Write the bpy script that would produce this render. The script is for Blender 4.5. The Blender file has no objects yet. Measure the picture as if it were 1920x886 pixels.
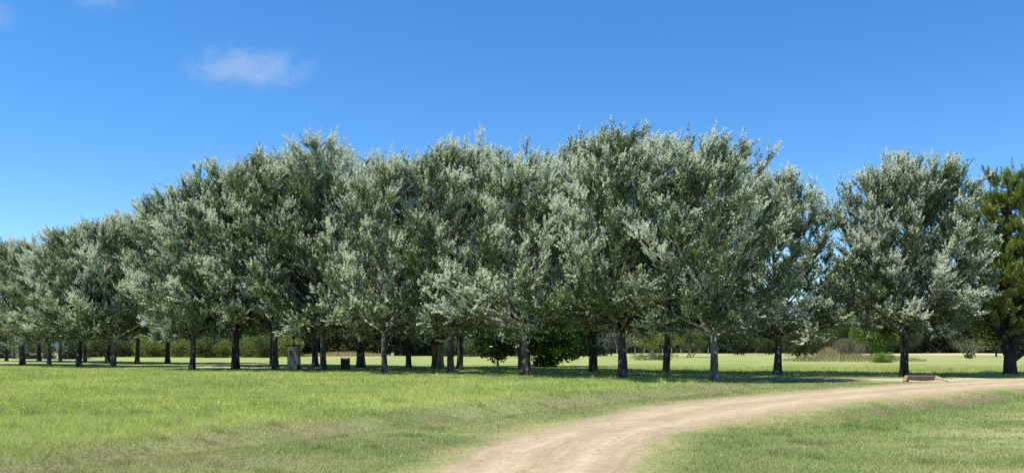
import bpy, math, random
import numpy as np
C = bpy.context.scene.collection
R = math.radians
sc = bpy.context.scene
# ------------------------------------------------------------------ camera, sky, sun, exposure
HOR, F, CH = 650.0, 1600.0, 1.65          # horizon row, focal length in photo pixels, eye height in metres
cam_d = bpy.data.cameras.new('camera'); cam = bpy.data.objects.new('camera', cam_d); C.objects.link(cam)
cam_d.sensor_width = 36; cam_d.lens = F/1920*36; cam_d.shift_y = (HOR-443)/1920
cam_d.clip_start = .1; cam_d.clip_end = 9000
cam.location = (0, 0, CH); cam.rotation_euler = (R(90), 0, 0)
sc.camera = cam
SUN_EL, SUN_AZ = R(67), math.atan2(-.9, -.22)   # azimuth clockwise from +Y: high on the left
w = bpy.data.worlds.new("World"); sc.world = w; w.use_nodes = True
nt = w.node_tree; nt.nodes.clear()
sky = nt.nodes.new('ShaderNodeTexSky'); sky.sky_type = 'NISHITA'; sky.sun_disc = False
sky.sun_elevation = SUN_EL; sky.sun_rotation = SUN_AZ
sky.air_density = 1.0; sky.dust_density = 0.0; sky.ozone_density = 4.5; sky.altitude = 1500
bg = nt.nodes.new('ShaderNodeBackground'); bg.inputs[1].default_value = .133
hs = nt.nodes.new('ShaderNodeHueSaturation'); hs.inputs['Saturation'].default_value = 1.25
wo = nt.nodes.new('ShaderNodeOutputWorld')
nt.links.new(sky.outputs[0], hs.inputs['Color']); nt.links.new(hs.outputs[0], bg.inputs[0]); nt.links.new(bg.outputs[0], wo.inputs[0])
sd = bpy.data.lights.new('sun', 'SUN'); sd.energy = 4.9; sd.angle = R(.53); sd.color = (1, .945, .85)
so = bpy.data.objects.new('sun', sd); C.objects.link(so)
so.rotation_euler = (R(90)-SUN_EL, 0, math.pi-SUN_AZ)
so.location = (-60, -30, 90)
sc.view_settings.view_transform = 'Standard'; sc.view_settings.look = 'None'
sc.view_settings.exposure = .55; sc.view_settings.gamma = 1; sc.view_settings.use_curve_mapping = False
sc.cycles.max_bounces = 6; sc.cycles.diffuse_bounces = 3; sc.cycles.transmission_bounces = 4
sc.cycles.transparent_max_bounces = 6; sc.cycles.volume_bounces = 1
sc.cycles.use_denoising = False
sc.cycles.sample_clamp_indirect = 6

# ------------------------------------------------------------------ helpers
def wp(px, py, z=0.0):
    "photo pixel of a point at height z -> x, y in metres"
    Y = F*(CH-z)/(py-HOR); return ((px-960)/F*Y, Y)
def smooth(a, b, x):
    t = np.clip((x-a)/(b-a), 0, 1); return t*t*(3-2*t)
def _hash(ix, iy, s):
    h = (ix*374761393 + iy*668265263 + s*1442695041) & 0x7fffffff
    h = ((h ^ (h >> 13))*1274126177) & 0x7fffffff
    return ((h ^ (h >> 16)) & 0xffff)/65535.0
def vnoise(x, y, s=0):
    x = np.asarray(x, float); y = np.asarray(y, float)
    ix = np.floor(x).astype(np.int64); iy = np.floor(y).astype(np.int64)
    fx = x-ix; fy = y-iy; fx = fx*fx*(3-2*fx); fy = fy*fy*(3-2*fy)
    a = _hash(ix, iy, s); b = _hash(ix+1, iy, s); c = _hash(ix, iy+1, s); d = _hash(ix+1, iy+1, s)
    return (a*(1-fx)+b*fx)*(1-fy)+(c*(1-fx)+d*fx)*fy
def fbm(x, y, s=0, o=4):
    v = 0; a = .5; t = 0
    for k in range(o):
        v = v+a*vnoise(x*2**k+17.3*k, y*2**k-9.1*k, s+k); t += a; a *= .55
    return v/t
def mesh_obj(name, V, Fc, mat, parent=None, col=None, smooth_sh=False):
    "V (n,3), Fc (m,k) equal-size faces or list of faces"
    me = bpy.data.meshes.new(name)
    V = np.asarray(V, np.float32)
    if isinstance(Fc, np.ndarray):
        m, k = Fc.shape
        me.vertices.add(len(V)); me.vertices.foreach_set('co', V.ravel())
        me.loops.add(m*k); me.loops.foreach_set('vertex_index', Fc.astype(np.int32).ravel())
        me.polygons.add(m); me.polygons.foreach_set('loop_start', np.arange(0, m*k, k, dtype=np.int32))
        me.update(calc_edges=True)
    else:
        me.from_pydata([tuple(map(float, v)) for v in V], [], [tuple(map(int, f)) for f in Fc]); me.update()
    if smooth_sh: me.polygons.foreach_set('use_smooth', np.ones(len(me.polygons), bool))
    if col is not None:
        a = me.color_attributes.new('Col', 'FLOAT_COLOR', 'POINT')
        c4 = np.ones((len(V), 4), np.float32); c4[:, :3] = col; a.data.foreach_set('color', c4.ravel())
    me.materials.append(mat)
    o = bpy.data.objects.new(name, me); C.objects.link(o)
    if parent: o.parent = parent
    return o
def tag(o, label=None, cat=None, group=None, kind=None):
    if label: o['label'] = label
    if cat: o['category'] = cat
    if group: o['group'] = group
    if kind: o['kind'] = kind
    return o
def empty(name, loc, rz=0, label=None, cat=None, group=None):
    o = bpy.data.objects.new(name, None); C.objects.link(o); o.location = loc; o.rotation_euler = (0, 0, rz)
    o.empty_display_size = .3
    return tag(o, label, cat, group)
def dup(root, loc, rz, s=1.0, label=None, group=None, sz=None):
    r = root.copy(); C.objects.link(r); r.location = loc; r.rotation_euler = (0, 0, rz); r.scale = (s, s, sz or s)
    if label: r['label'] = label
    if group: r['group'] = group
    for ch in list(root.children):
        c = ch.copy(); C.objects.link(c); c.parent = r
        for g in ch.children:
            d = g.copy(); C.objects.link(d); d.parent = c
    return r
class MB:
    def __init__(s): s.V = []; s.F = []; s.C = []
    def add(s, V, Fc, col=(1, 1, 1)):
        o = len(s.V); s.V += [tuple(v) for v in V]; s.F += [tuple(i+o for i in f) for f in Fc]
        s.C += [tuple(col)]*len(V) if np.ndim(col) == 1 else [tuple(c) for c in col]
    def box(s, x0, x1, y0, y1, z0, z1, col=(1, 1, 1)):
        V = [(x, y, z) for z in (z0, z1) for y in (y0, y1) for x in (x0, x1)]
        s.add(V, [(0, 2, 3, 1), (4, 5, 7, 6), (0, 1, 5, 4), (2, 6, 7, 3), (0, 4, 6, 2), (1, 3, 7, 5)], col)
    def tube(s, P, rad, n=8, col=(1, 1, 1), cap=True, lump=0, rng=None):
        P = np.asarray(P, float); m = len(P); rad = np.broadcast_to(rad, (m,))
        T = np.gradient(P, axis=0); T /= np.linalg.norm(T, axis=1)[:, None]+1e-9
        ref = np.array([1., 0, 0]) if abs(T[0][0]) < .8 else np.array([0, 1., 0])
        V = []
        for i in range(m):
            a = np.cross(T[i], ref); a /= np.linalg.norm(a)+1e-9; b = np.cross(T[i], a)
            for k in range(n):
                t = 2*math.pi*k/n; r = rad[i]
                if lump and rng is not None: r = r*(1+lump*(rng.random()-.5)+lump*.8*math.sin(3*t+1.3+i*.05))
                V.append(P[i]+a*math.cos(t)*r+b*math.sin(t)*r)
        Fc = [(i*n+k, i*n+(k+1) % n, (i+1)*n+(k+1) % n, (i+1)*n+k) for i in range(m-1) for k in range(n)]
        if cap: Fc += [tuple(range(n))[::-1], tuple((m-1)*n+k for k in range(n))]
        s.add(V, Fc, col)
    def build(s, name, mat, parent=None, smooth_sh=False):
        return mesh_obj(name, s.V, s.F, mat, parent, np.array(s.C), smooth_sh)
# ------------------------------------------------------------------ materials
def new_mat(name):
    m = bpy.data.materials.new(name); m.use_nodes = True
    n = m.node_tree; n.nodes.clear()
    return m, n, n.nodes.new('ShaderNodeOutputMaterial')
def nnode(n, t, **k):
    o = n.nodes.new(t)
    for a, b in k.items(): setattr(o, a, b)
    return o
def mixrgb(n, mode, fac, a, b):
    m = nnode(n, 'ShaderNodeMix', data_type='RGBA', blend_type=mode, clamp_factor=True)
    for s_, v in ((m.inputs[0], fac), (m.inputs[6], a), (m.inputs[7], b)):
        if hasattr(v, 'links'): n.links.new(v, s_)
        else: s_.default_value = v if isinstance(v, (int, float)) else tuple(v)+(1,)*(4-len(v))
    return m.outputs[2]
def noise(n, scale, detail=4, rough=.6, vec=None, stretch=None):
    t = nnode(n, 'ShaderNodeTexNoise'); t.inputs['Scale'].default_value = scale
    t.inputs['Detail'].default_value = detail; t.inputs['Roughness'].default_value = rough
    tc = nnode(n, 'ShaderNodeTexCoord'); mp = nnode(n, 'ShaderNodeMapping')
    if stretch: mp.inputs['Scale'].default_value = stretch
    n.links.new(tc.outputs['Object'], mp.inputs[0]); n.links.new(mp.outputs[0], t.inputs['Vector'])
    return t.outputs['Fac']
def ramp(n, fac, stops):
    r = nnode(n, 'ShaderNodeValToRGB'); e = r.color_ramp.elements
    while len(e) < len(stops): e.new(.5)
    for i, (p, c) in enumerate(stops):
        e[i].position = p; e[i].color = (c, c, c, 1) if isinstance(c, (int, float)) else tuple(c)+(1,)
    n.links.new(fac, r.inputs[0]); return r.outputs[0]
def leaf_mat(name, transl=.25, rough=.5, spec=.35):
    m, n, out = new_mat(name)
    at = nnode(n, 'ShaderNodeAttribute', attribute_name='Col')
    p = nnode(n, 'ShaderNodeBsdfPrincipled'); p.inputs['Roughness'].default_value = rough
    p.inputs['Specular IOR Level'].default_value = spec
    t = nnode(n, 'ShaderNodeBsdfTranslucent'); mx = nnode(n, 'ShaderNodeMixShader'); mx.inputs[0].default_value = transl
    n.links.new(at.outputs['Color'], p.inputs['Base Color'])
    tc = mixrgb(n, 'MULTIPLY', 1.0, at.outputs['Color'], (1.1, 1.15, .6)); n.links.new(tc, t.inputs[0])
    n.links.new(p.outputs[0], mx.inputs[1]); n.links.new(t.outputs[0], mx.inputs[2]); n.links.new(mx.outputs[0], out.inputs[0])
    return m
def rough_mat(name, c0, c1, scale, stretch=None, rough=.9, bump=.4, bscale=None, attr=False, spots=None, pos=(.35, .65)):
    m, n, out = new_mat(name)
    p = nnode(n, 'ShaderNodeBsdfPrincipled'); p.inputs['Roughness'].default_value = rough
    p.inputs['Specular IOR Level'].default_value = .2
    f = noise(n, scale, 6, .65, stretch=stretch)
    col = ramp(n, f, [(pos[0], c0), (pos[1], c1)])
    if spots:
        f2 = noise(n, spots[1], 3, .6, stretch=spots[3] if len(spots) > 3 else None)
        col = mixrgb(n, 'MIX', ramp(n, f2, [(spots[2], 0.0), (spots[2]+.06, 1.0)]), col, spots[0])
    if attr:
        at = nnode(n, 'ShaderNodeAttribute', attribute_name='Col'); col = mixrgb(n, 'MULTIPLY', 1.0, col, at.outputs['Color'])
    n.links.new(col, p.inputs['Base Color'])
    b = nnode(n, 'ShaderNodeBump'); b.inputs['Strength'].default_value = bump; b.inputs['Distance'].default_value = .03
    f3 = noise(n, bscale or scale*2, 6, .7, stretch=stretch); n.links.new(f3, b.inputs['Height']); n.links.new(b.outputs[0], p.inputs['Normal'])
    n.links.new(p.outputs[0], out.inputs[0]); return m
M_leaf = leaf_mat('poplar_leaf', .33, .6, .12)
M_green = leaf_mat('green_leaf', .28, .45, .35)
M_gloss = leaf_mat('glossy_leaf', .12, .35, .4)
M_needle = leaf_mat('needle', .12, .5, .3)
M_grass = leaf_mat('grass_blade', .35, .55, .3)
M_flower = leaf_mat('petal', .3, .6, .2)
M_bark = rough_mat('poplar_bark', (.028, .024, .02), (.10, .092, .08), 5, (1, 1, .22), attr=True, bump=1.0, spots=((.36, .35, .32), 4.2, .58, (1, 1, .5)))
M_bark_dark = rough_mat('dark_bark', (.02, .017, .014), (.075, .062, .05), 6, (1, 1, .25), bump=1.0)
M_stem = rough_mat('pale_stem', (.16, .14, .11), (.3, .27, .22), 5, bump=.4)
M_stone = rough_mat('mottled_stone', (.16, .13, .09), (.74, .62, .44), 2.6, (1, 1, .45), bump=.9, bscale=9, spots=((.045, .038, .03), 3.2, .56, (1, 1, .5)), pos=(.36, .56))
M_stone_dark = rough_mat('weathered_slab', (.03, .027, .022), (.11, .095, .075), 8, bump=.6)
M_iron = rough_mat('black_iron', (.008, .008, .009), (.02, .02, .02), 10, rough=.5, bump=.1)
M_wood = rough_mat('dark_wood', (.018, .014, .01), (.075, .055, .035), 7, (1, 1, .12), bump=.6)
M_plaster = rough_mat('white_plaster', (.78, .76, .71), (.86, .85, .81), 1.5, bump=.1)
M_white = rough_mat('white_paint', (.72, .74, .72), (.85, .86, .84), 6, bump=.1)
M_pane = rough_mat('window_glass', (.03, .04, .05), (.10, .12, .13), 1, rough=.1, bump=0)
M_roof = rough_mat('roof_sheet', (.12, .11, .10), (.2, .19, .17), 3, bump=.2)
M_chip = rough_mat('debris', (.10, .07, .045), (.25, .19, .12), 9, bump=.3)
def brick_mat():
    m, n, out = new_mat('old_brick')
    p = nnode(n, 'ShaderNodeBsdfPrincipled'); p.inputs['Roughness'].default_value = .9
    b = nnode(n, 'ShaderNodeTexBrick'); b.inputs['Scale'].default_value = 1
    b.inputs['Brick Width'].default_value = .22; b.inputs['Row Height'].default_value = .068; b.inputs['Mortar Size'].default_value = .008
    b.inputs['Color1'].default_value = (.24, .105, .07, 1); b.inputs['Color2'].default_value = (.40, .24, .16, 1); b.inputs['Mortar'].default_value = (.36, .32, .26, 1)
    tc = nnode(n, 'ShaderNodeTexCoord'); mp = nnode(n, 'ShaderNodeMapping'); mp.inputs['Rotation'].default_value = (R(-90), 0, 0)
    n.links.new(tc.outputs['Object'], mp.inputs[0]); n.links.new(mp.outputs[0], b.inputs['Vector'])
    f = noise(n, 9, 5, .7); c = mixrgb(n, 'MULTIPLY', .8, b.outputs['Color'], ramp(n, f, [(.3, (.45, .4, .36)), (.65, (1.1, 1.05, 1.))]))
    n.links.new(c, p.inputs['Base Color']); n.links.new(p.outputs[0], out.inputs[0]); return m
M_brick = brick_mat()
def soil_mat(name, fine, bump, dist, amp=(.72, 1.22)):
    m, n, out = new_mat(name)
    p = nnode(n, 'ShaderNodeBsdfPrincipled'); p.inputs['Roughness'].default_value = .95; p.inputs['Specular IOR Level'].default_value = .1
    at = nnode(n, 'ShaderNodeAttribute', attribute_name='Col')
    f1 = noise(n, fine, 8, .75); c = mixrgb(n, 'MULTIPLY', 1.0, at.outputs['Color'], ramp(n, f1, [(.3, amp[0]), (.7, amp[1])]))
    f2 = noise(n, fine*.13, 5, .6); c = mixrgb(n, 'MULTIPLY', 1.0, c, ramp(n, f2, [(.3, .88), (.7, 1.12)]))
    n.links.new(c, p.inputs['Base Color'])
    b = nnode(n, 'ShaderNodeBump'); b.inputs['Strength'].default_value = bump; b.inputs['Distance'].default_value = dist
    n.links.new(f1, b.inputs['Height']); n.links.new(b.outputs[0], p.inputs['Normal']); n.links.new(p.outputs[0], out.inputs[0]); return m
M_ground = soil_mat('meadow_soil', 9, .7, .05, (.6, 1.3))
M_road = soil_mat('sandy_dirt', 22, .6, .02, (.78, 1.16))
M_path = soil_mat('pale_gravel', 20, .3, .01, (.85, 1.1))

# ------------------------------------------------------------------ ground fields
def spline(pts, n):
    P = np.array(pts, float); m = len(P); t = np.linspace(0, m-1, n); out = []
    for u in t:
        i = min(int(u), m-2); f = u-i
        p0 = P[max(i-1, 0)]; p1 = P[i]; p2 = P[i+1]; p3 = P[min(i+2, m-1)]
        out.append(.5*((2*p1)+(-p0+p2)*f+(2*p0-5*p1+4*p2-p3)*f*f+(-p0+3*p1-3*p2+p3)*f**3))
    return np.array(out)
LEFT = [(-6.5, 1), (-4.6, 5)] + [wp(*p) for p in ((812, 890), (900, 845), (1000, 812), (1100, 789), (1200, 768), (1300, 753), (1400, 744), (1500, 736), (1600, 727), (1700, 720), (1800, 714.5), (1900, 708.5), (1990, 705))]
RIGHT = [(-2.2, 1), (-.8, 5)] + [wp(*p) for p in ((1150, 890), (1192, 848), (1240, 815), (1345, 791), (1430, 776), (1500, 765), (1590, 753), (1690, 743), (1790, 734), (1890, 726), (1960, 722), (2010, 719.5), (2070, 717))]
NR = 700
RL = spline(LEFT, NR); RR = spline(RIGHT, NR)
PATH = spline([wp(*p) for p in ((-80, 680.3), (0, 681.5), (200, 684.5), (380, 687.3), (550, 690.2), (730, 693.6), (900, 697.5), (1030, 701), (1150, 704.3), (1350, 706.8), (1500, 709), (1650, 710.3), (1780, 710.8), (1860, 710))], 300)
def dist_poly(X, Y, P):
    "distance to a polyline and the index of its nearest segment"
    X = X.ravel(); Y = Y.ravel(); best = np.full(X.shape, 1e9); idx = np.zeros(X.shape, int)
    sgn = np.zeros(X.shape)
    for i in range(len(P)-1):
        a = P[i]; d = P[i+1]-a; L = d@d+1e-12
        t = np.clip(((X-a[0])*d[0]+(Y-a[1])*d[1])/L, 0, 1)
        q = (X-a[0]-t*d[0])**2+(Y-a[1]-t*d[1])**2
        m = q < best; best[m] = q[m]; idx[m] = i
        sgn[m] = np.sign(d[0]*(Y[m]-a[1])-d[1]*(X[m]-a[0]))
    return np.sqrt(best), idx, sgn
xs = np.concatenate([-62-np.cumsum(1.5*1.11**np.arange(52))[::-1], np.arange(-62, 42.01, .2), 42+np.cumsum(1.5*1.11**np.arange(52))])
ys = np.concatenate([[-3000, -800, -200, -60, -20, -8], np.arange(-2, 7.9, .5), np.arange(8, 96.01, .2), 96+np.cumsum(1.0*1.045**np.arange(120))])
GX, GY = np.meshgrid(xs, ys); shp = GX.shape
near = (GX > -62) & (GX < 42) & (GY > -3) & (GY < 97)
def field(P, every=4, fill=99.):
    d = np.full(shp, fill); s = np.zeros(shp)
    dd, ii, ss = dist_poly(GX[near], GY[near], P[::every]); d[near] = dd; s[near] = ss
    return d, s
dL, sL = field(RL, 7); dR, sR = field(RR, 7); dP, _ = field(PATH)
# signed: >0 outside the road on each side
eL = dL*sL            # left of left edge is positive
eR = -dR*sR           # right of right edge is positive
inside = (eL < 0) & (eR < 0) & near
edge = np.where(near, np.maximum(eL, eR), 99.)          # >0 outside, metres from the road
rightside = near & (eR > 0) & (eL < 0)
BLX = [-14, -7.2, -5.6, -3.8, 0, 3, 6, 9, 13]; BLY = [9.5, 12, 16, 18.9, 24.4, 28.8, 33, 37, 39.5]
yline = np.interp(GX, BLX, BLY)
sB = (GY-yline)*.62     # roughly metres behind the bank's foot line
n12 = fbm(GX/12, GY/12, 3); n3 = fbm(GX/3, GY/3, 11); n1 = fbm(GX/.9, GY/.9, 23); n04 = fbm(GX/.35, GY/.35, 31, 3)
Z = np.zeros(shp)
leftside = near & ~rightside & ~inside & (edge > 0)
Z += -.26*np.exp(-((sB+.9)/.9)**2)*leftside*smooth(.3, 1.6, edge)*(1-smooth(8, 12, GX))*smooth(-60, -20, GX)
Z += -.42*np.exp(-((edge-1.75)/.85)**2)*rightside*smooth(13, 26, GY)
md, _ = field(np.array([(6., 40.2), (9, 40.4), (14, 41.0), (18.5, 41.9), (20.8, 42.3)]), 1)
Z += -.30*np.exp(-(md/.85)**2)
Z += .05*(n3-.5)*smooth(.2, 2, edge)*near + .02*(n1-.5)*near*smooth(.1, .8, edge)
Z += smooth(96, 130, GY)*(n12-.5)*.25
meadow = smooth(-.5, 2.2, sB)*(1-smooth(9, 14, GX)*(1-smooth(46, 52, GY)))
def c3(*a): return np.array(a)
def lerp(a, b, t): return a+(b-a)*t[..., None]
base = np.empty(shp+(3,)); base[:] = c3(.155, .205, .062)
mead = lerp(np.broadcast_to(c3(.225, .275, .085), shp+(3,)), c3(.30, .335, .115), smooth(.3, .7, n3))
lawn = lerp(np.broadcast_to(c3(.145, .20, .06), shp+(3,)), c3(.235, .26, .10), smooth(.35, .65, n3*.6+n1*.4))
col = lerp(lawn, mead, meadow)
col = lerp(col, c3(.14, .235, .045), (rightside*np.exp(-((edge-2.6)/1.0)**2)*.85*smooth(14, 20, GY)))      # fresh green in the ditch
stk = fbm(GX/2.6+GY/9, GY/.55-GX*.25, 41)
col = lerp(col, c3(.19, .25, .075), rightside*smooth(2.5, 4, edge)*.55)
col = lerp(col, c3(.12, .19, .045), rightside*smooth(.5, .65, fbm(GX/1.3, GY/.8, 44))*.45)
col = lerp(col, c3(.36, .34, .17), rightside*smooth(3.2, 5.5, edge)*smooth(.42, .56, stk)*.95)                 # dry mown streaks
col = lerp(col, c3(.20, .155, .10), rightside*np.exp(-((edge-1.0)/.55)**2)*smooth(20, 25, GY)*smooth(.35, .55, n1)*.9)
bank = np.exp(-((sB-.1)/.75)**2)*leftside
col = lerp(col, c3(.225, .18, .105), bank*smooth(.46, .6, fbm(GX/1.1, GY/.6, 55))*.6)
col = lerp(col, c3(.235, .215, .115), leftside*(1-meadow)*smooth(.45, .65, fbm(GX/1.6, GY/1.1, 61))*.65)
col = lerp(col, c3(.27, .21, .14), leftside*smooth(13.5, 11.5, GY-.12*GX*0)*smooth(-5, -8, GX)*.7*smooth(.4, .6, n1) if False else leftside*(1-smooth(11.8, 13.2, GY))*(1-smooth(-6.5, -5, GX))*smooth(.4, .6, n1)*.6)
dry = (1-smooth(.0, 1.25, edge-1.1*(n1-.5)-.5*(n3-.5)))*near
dryw = np.where(rightside, 1.0, .8)
col = lerp(col, c3(.36, .32, .15), dry*dryw*.85)
col = lerp(col, c3(.38, .30, .20), (1-smooth(-.05, .2, edge+.5*(n04-.5)))*near)
pth = (1-smooth(1.1, 1.9, dP+1.2*(n1-.5)))*near
col = lerp(col, c3(.33, .33, .18), pth*.6)
# far meadow: dry straw bands
pxX = 960+F*GX/np.maximum(GY, 1)
far = smooth(80, 100, GY)
col = lerp(col, c3(.30, .30, .12), smooth(56, 70, GY)*smooth(.42, .6, fbm(GX/9, GY/14, 71))*.75*smooth(1450, 1600, pxX))
band = smooth(150, 178, GY+25*(fbm(GX/40, GY/30, 77)-.5))*smooth(1050, 1150, pxX)
col = lerp(col, c3(.40, .37, .20), band*.6)
col = lerp(col, c3(.62, .55, .36), smooth(185, 200, GY)*(1-smooth(222, 232, GY))*smooth(1600, 1680, pxX)*.9)
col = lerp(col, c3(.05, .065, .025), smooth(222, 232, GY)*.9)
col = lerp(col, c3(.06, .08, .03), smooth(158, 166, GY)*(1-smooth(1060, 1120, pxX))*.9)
col = lerp(col, c3(.40, .33, .17), smooth(118, 135, GY)*smooth(570, 600, pxX)*(1-smooth(720, 740, pxX))*.9)
nv = len(ys)*len(xs); I = np.arange(nv).reshape(shp)
Fq = np.stack([I[:-1, :-1], I[:-1, 1:], I[1:, 1:], I[1:, :-1]], -1).reshape(-1, 4)
g = mesh_obj('ground', np.stack([GX, GY, Z], -1).reshape(-1, 3), Fq, M_ground, None, col.reshape(-1, 3), True)
tag(g, 'wide grassy meadow ground with dry patches and shallow ditches', 'ground', kind='structure')
# bilinear lookup of the fields on the regular near part
x0i = int(np.argmin(abs(xs+62))); y0i = int(np.argmin(abs(ys-8)))
def sample(Fd, X, Y):
    u = np.clip((X+62)/.2, 0, 519.9); v = np.clip((Y-8)/.2, 0, 439.9)
    i = u.astype(int); j = v.astype(int); fu = u-i; fv = v-j; i = i+x0i; j = j+y0i
    if Fd.ndim == 3: fu = fu[:, None]; fv = fv[:, None]
    return (Fd[j, i]*(1-fu)+Fd[j, i+1]*fu)*(1-fv)+(Fd[j+1, i]*(1-fu)+Fd[j+1, i+1]*fu)*fv
def gz(x, y): return float(sample(Z, np.array([x]), np.array([y]))[0]) if 8 < y < 95 and -61 < x < 41 else 0.0
# ------------------------------------------------------------------ road and path
def strip(name, A, B, mat, nc, lift, colf, wob):
    t = np.linspace(0, 1, nc)[None, :, None]
    ctr = (A+B)/2; n = len(A); s = np.arange(n)
    wa = 1+wob*(fbm(s/9., s*0+1.5, 5)-.5); wb = 1+wob*(fbm(s/8., s*0+7.5, 9)-.5)
    A2 = ctr+(A-ctr)*wa[:, None]; B2 = ctr+(B-ctr)*wb[:, None]
    P = A2[:, None]*(1-t)+B2[:, None]*t
    z = sample(Z, P[..., 0].ravel(), P[..., 1].ravel())+lift
    tt = np.broadcast_to(t[..., 0], (n, nc)).ravel()
    z = z-.03*np.maximum(0, (abs(tt-.5)*2-.93)/.07)
    V = np.column_stack([P.reshape(-1, 2), z]); I = np.arange(n*nc).reshape(n, nc)
    Fq = np.stack([I[:-1, :-1], I[:-1, 1:], I[1:, 1:], I[1:, :-1]], -1).reshape(-1, 4)
    return mesh_obj(name, V, Fq, mat, None, colf(V, tt), True)
def road_col(V, t):
    X, Y = V[:, 0], V[:, 1]
    L = np.hypot(X, Y)
    c = np.empty((len(V), 3)); c[:] = c3(.37, .285, .18)
    rut = np.exp(-((t-.27)/.1)**2)+np.exp(-((t-.72)/.12)**2)
    nz = fbm(X/1.2, Y/1.2, 91); nl = fbm(t*14+L*.05, L/2.2, 95); nf = fbm(t*34, L/.9, 97, 3)
    c = lerp(c, c3(.44, .355, .235), np.clip(rut, 0, 1)*.95)
    c = lerp(c, c3(.31, .235, .16), smooth(.5, .68, nl)*.38*(1-np.clip(rut, 0, 1)*.6))
    c = lerp(c, c3(.31, .26, .16), smooth(.55, .7, nz)*.5)
    c = c*(.94+.13*smooth(.3, .7, nf))[:, None]
    c = lerp(c, c3(.34, .28, .16), (smooth(.84, 1.0, abs(t-.5)*2+.25*(nz-.5)))*.8)
    return c
dr = tag(strip('dirt_road', RL, RR, M_road, 81, .014, road_col, .16), 'pale sandy dirt road curving from the bottom to the right edge', 'road', kind='structure')
dirp = np.gradient(PATH, axis=0); nrm = np.stack([-dirp[:, 1], dirp[:, 0]], 1); nrm /= np.linalg.norm(nrm, axis=1)[:, None]
def path_col(V, t):
    nz = fbm(V[:, 0]/1.5, V[:, 1]/1.5, 33)
    c = lerp(np.broadcast_to(c3(.38, .36, .25), (len(V), 3)), c3(.34, .34, .19), np.clip(smooth(.5, .72, nz)*.6+smooth(.7, 1, abs(t-.5)*2)*.6, 0, 1)); return c
hw = np.interp(np.arange(300), [0, 150, 210, 235, 265, 300], [1.7, 1.35, .6, .22, .7, 1.5])[:, None]
gp = tag(strip('gravel_path', PATH+nrm*hw, PATH-nrm*hw, M_path, 13, .022, path_col, .3), 'pale gravel path between the two rows of poplars', 'path', kind='structure')
# ------------------------------------------------------------------ grass blades, flowers, debris
rng = np.random.default_rng(7)
N = 1050000
Y = 9.3*(82/9.3)**rng.random(N); X = (rng.random(N)*2-1)*(.64*Y+1.2)
k = sample(edge, X, Y); kn = sample(n04, X, Y)
dp = sample(dP, X, Y); mw = sample(meadow, X, Y)
kw = fbm(X/.7, Y/.7, 66, 3)
keep = (k > -.45+1.5*(kw-.25)*rng.random(N)) & ((k > .9) | (rng.random(N) < .45+.55*np.clip(k, 0, 1)))
keep &= (dp > np.where(X < -12, 1.9, 1.25)) | (rng.random(N) < .1)
keep &= np.hypot(X-20.8, Y-43.0) > 1.15
X, Y, k, mw, dp = X[keep], Y[keep], k[keep], mw[keep], dp[keep]; N = len(X)
jx = rng.normal(size=(2, N))*.30; cl = sample(col, X+jx[0], Y+jx[1]); tuft = vnoise(X/.22, Y/.22, 5); tb = fbm(X/1.1, Y/1.1, 6)
rs = (sample(rightside.astype(float), X, Y) > .5)
ditch = rs*np.exp(-((k-2.4)/.9)**2)*smooth(14, 20, Y)
hgt = (.024+.03*tb+.035*ditch+.052*mw*(.5+tb))*(.55+.9*rng.random(N))*(.6+.8*tuft)
hgt *= 1-.65*(1-smooth(0, 1.1, k)); hgt *= .45+.55*smooth(.8, 2.2, dp); wt = smooth(.78, .9, vnoise(X/.45, Y/.45, 19))*(k > 1.2); hgt *= 1+.9*wt; pale = rng.random(N) < .004*(1-mw)+.001; hgt[pale] *= 2.2
hgt = np.maximum(hgt, .012*np.sqrt(Y/10))*(1-.8*smooth(55, 78, Y))
md_b = sample(md, X, Y); hgt += .16*np.exp(-(md_b/.7)**2)*(rng.random(N) < .5)*smooth(9, 12, X)*(1-smooth(15, 17.5, X))
wd = .00058*Y*(.6+.8*rng.random(N))
ang = rng.random(N)*2*np.pi; lean = .25+.75*rng.random(N); la = rng.random(N)*2*np.pi
B = np.column_stack([X, Y, sample(Z, X, Y)-.004])
sx = np.column_stack([np.cos(ang), np.sin(ang), np.zeros(N)])*wd[:, None]/2
tip = B+np.column_stack([np.cos(la)*lean*hgt, np.sin(la)*lean*hgt, hgt])
V = np.stack([B-sx, B+sx, tip], 1).reshape(-1, 3)
cv = cl*(.72+.6*rng.random(N))[:, None]
cv = cv*1.62
dryb = rng.random(N) < (.06+.14*(1-mw))*(.3+1.6*smooth(.35, .65, tb)); cv[dryb] = c3(.42, .36, .19)*(.6+.7*rng.random(dryb.sum()))[:, None]
cv = cv*(1-.22*wt)[:, None]; cv[pale] = c3(.6, .58, .42); 
cv = np.clip(cv, 0, .8)
cv3 = np.repeat(cv, 3, 0)
gr = mesh_obj('grass', V, np.arange(3*N).reshape(-1, 3), M_grass, None, cv3)
tag(gr, 'short green and straw coloured grass covering the meadow', 'grass', kind='stuff')
def discs(name, P, size, colr, mat, r):
    n = len(P); a = r.random(n)*6.28; t = .5*(r.random((n, 2))-.5)
    U = np.column_stack([np.cos(a), np.sin(a), t[:, 0]]); W = np.column_stack([-np.sin(a), np.cos(a), t[:, 1]])
    V = np.stack([P+size[:, None]*(U*math.cos(q)+W*math.sin(q)) for q in np.arange(5)*2*math.pi/5], 1).reshape(-1, 3)
    return mesh_obj(name, V, np.arange(5*n).reshape(-1, 5), mat, None, np.repeat(colr, 5, 0))
n = 17000
Y = 14*(62/14)**rng.random(n); X = (rng.random(n)*2-1)*(.62*Y)
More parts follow.
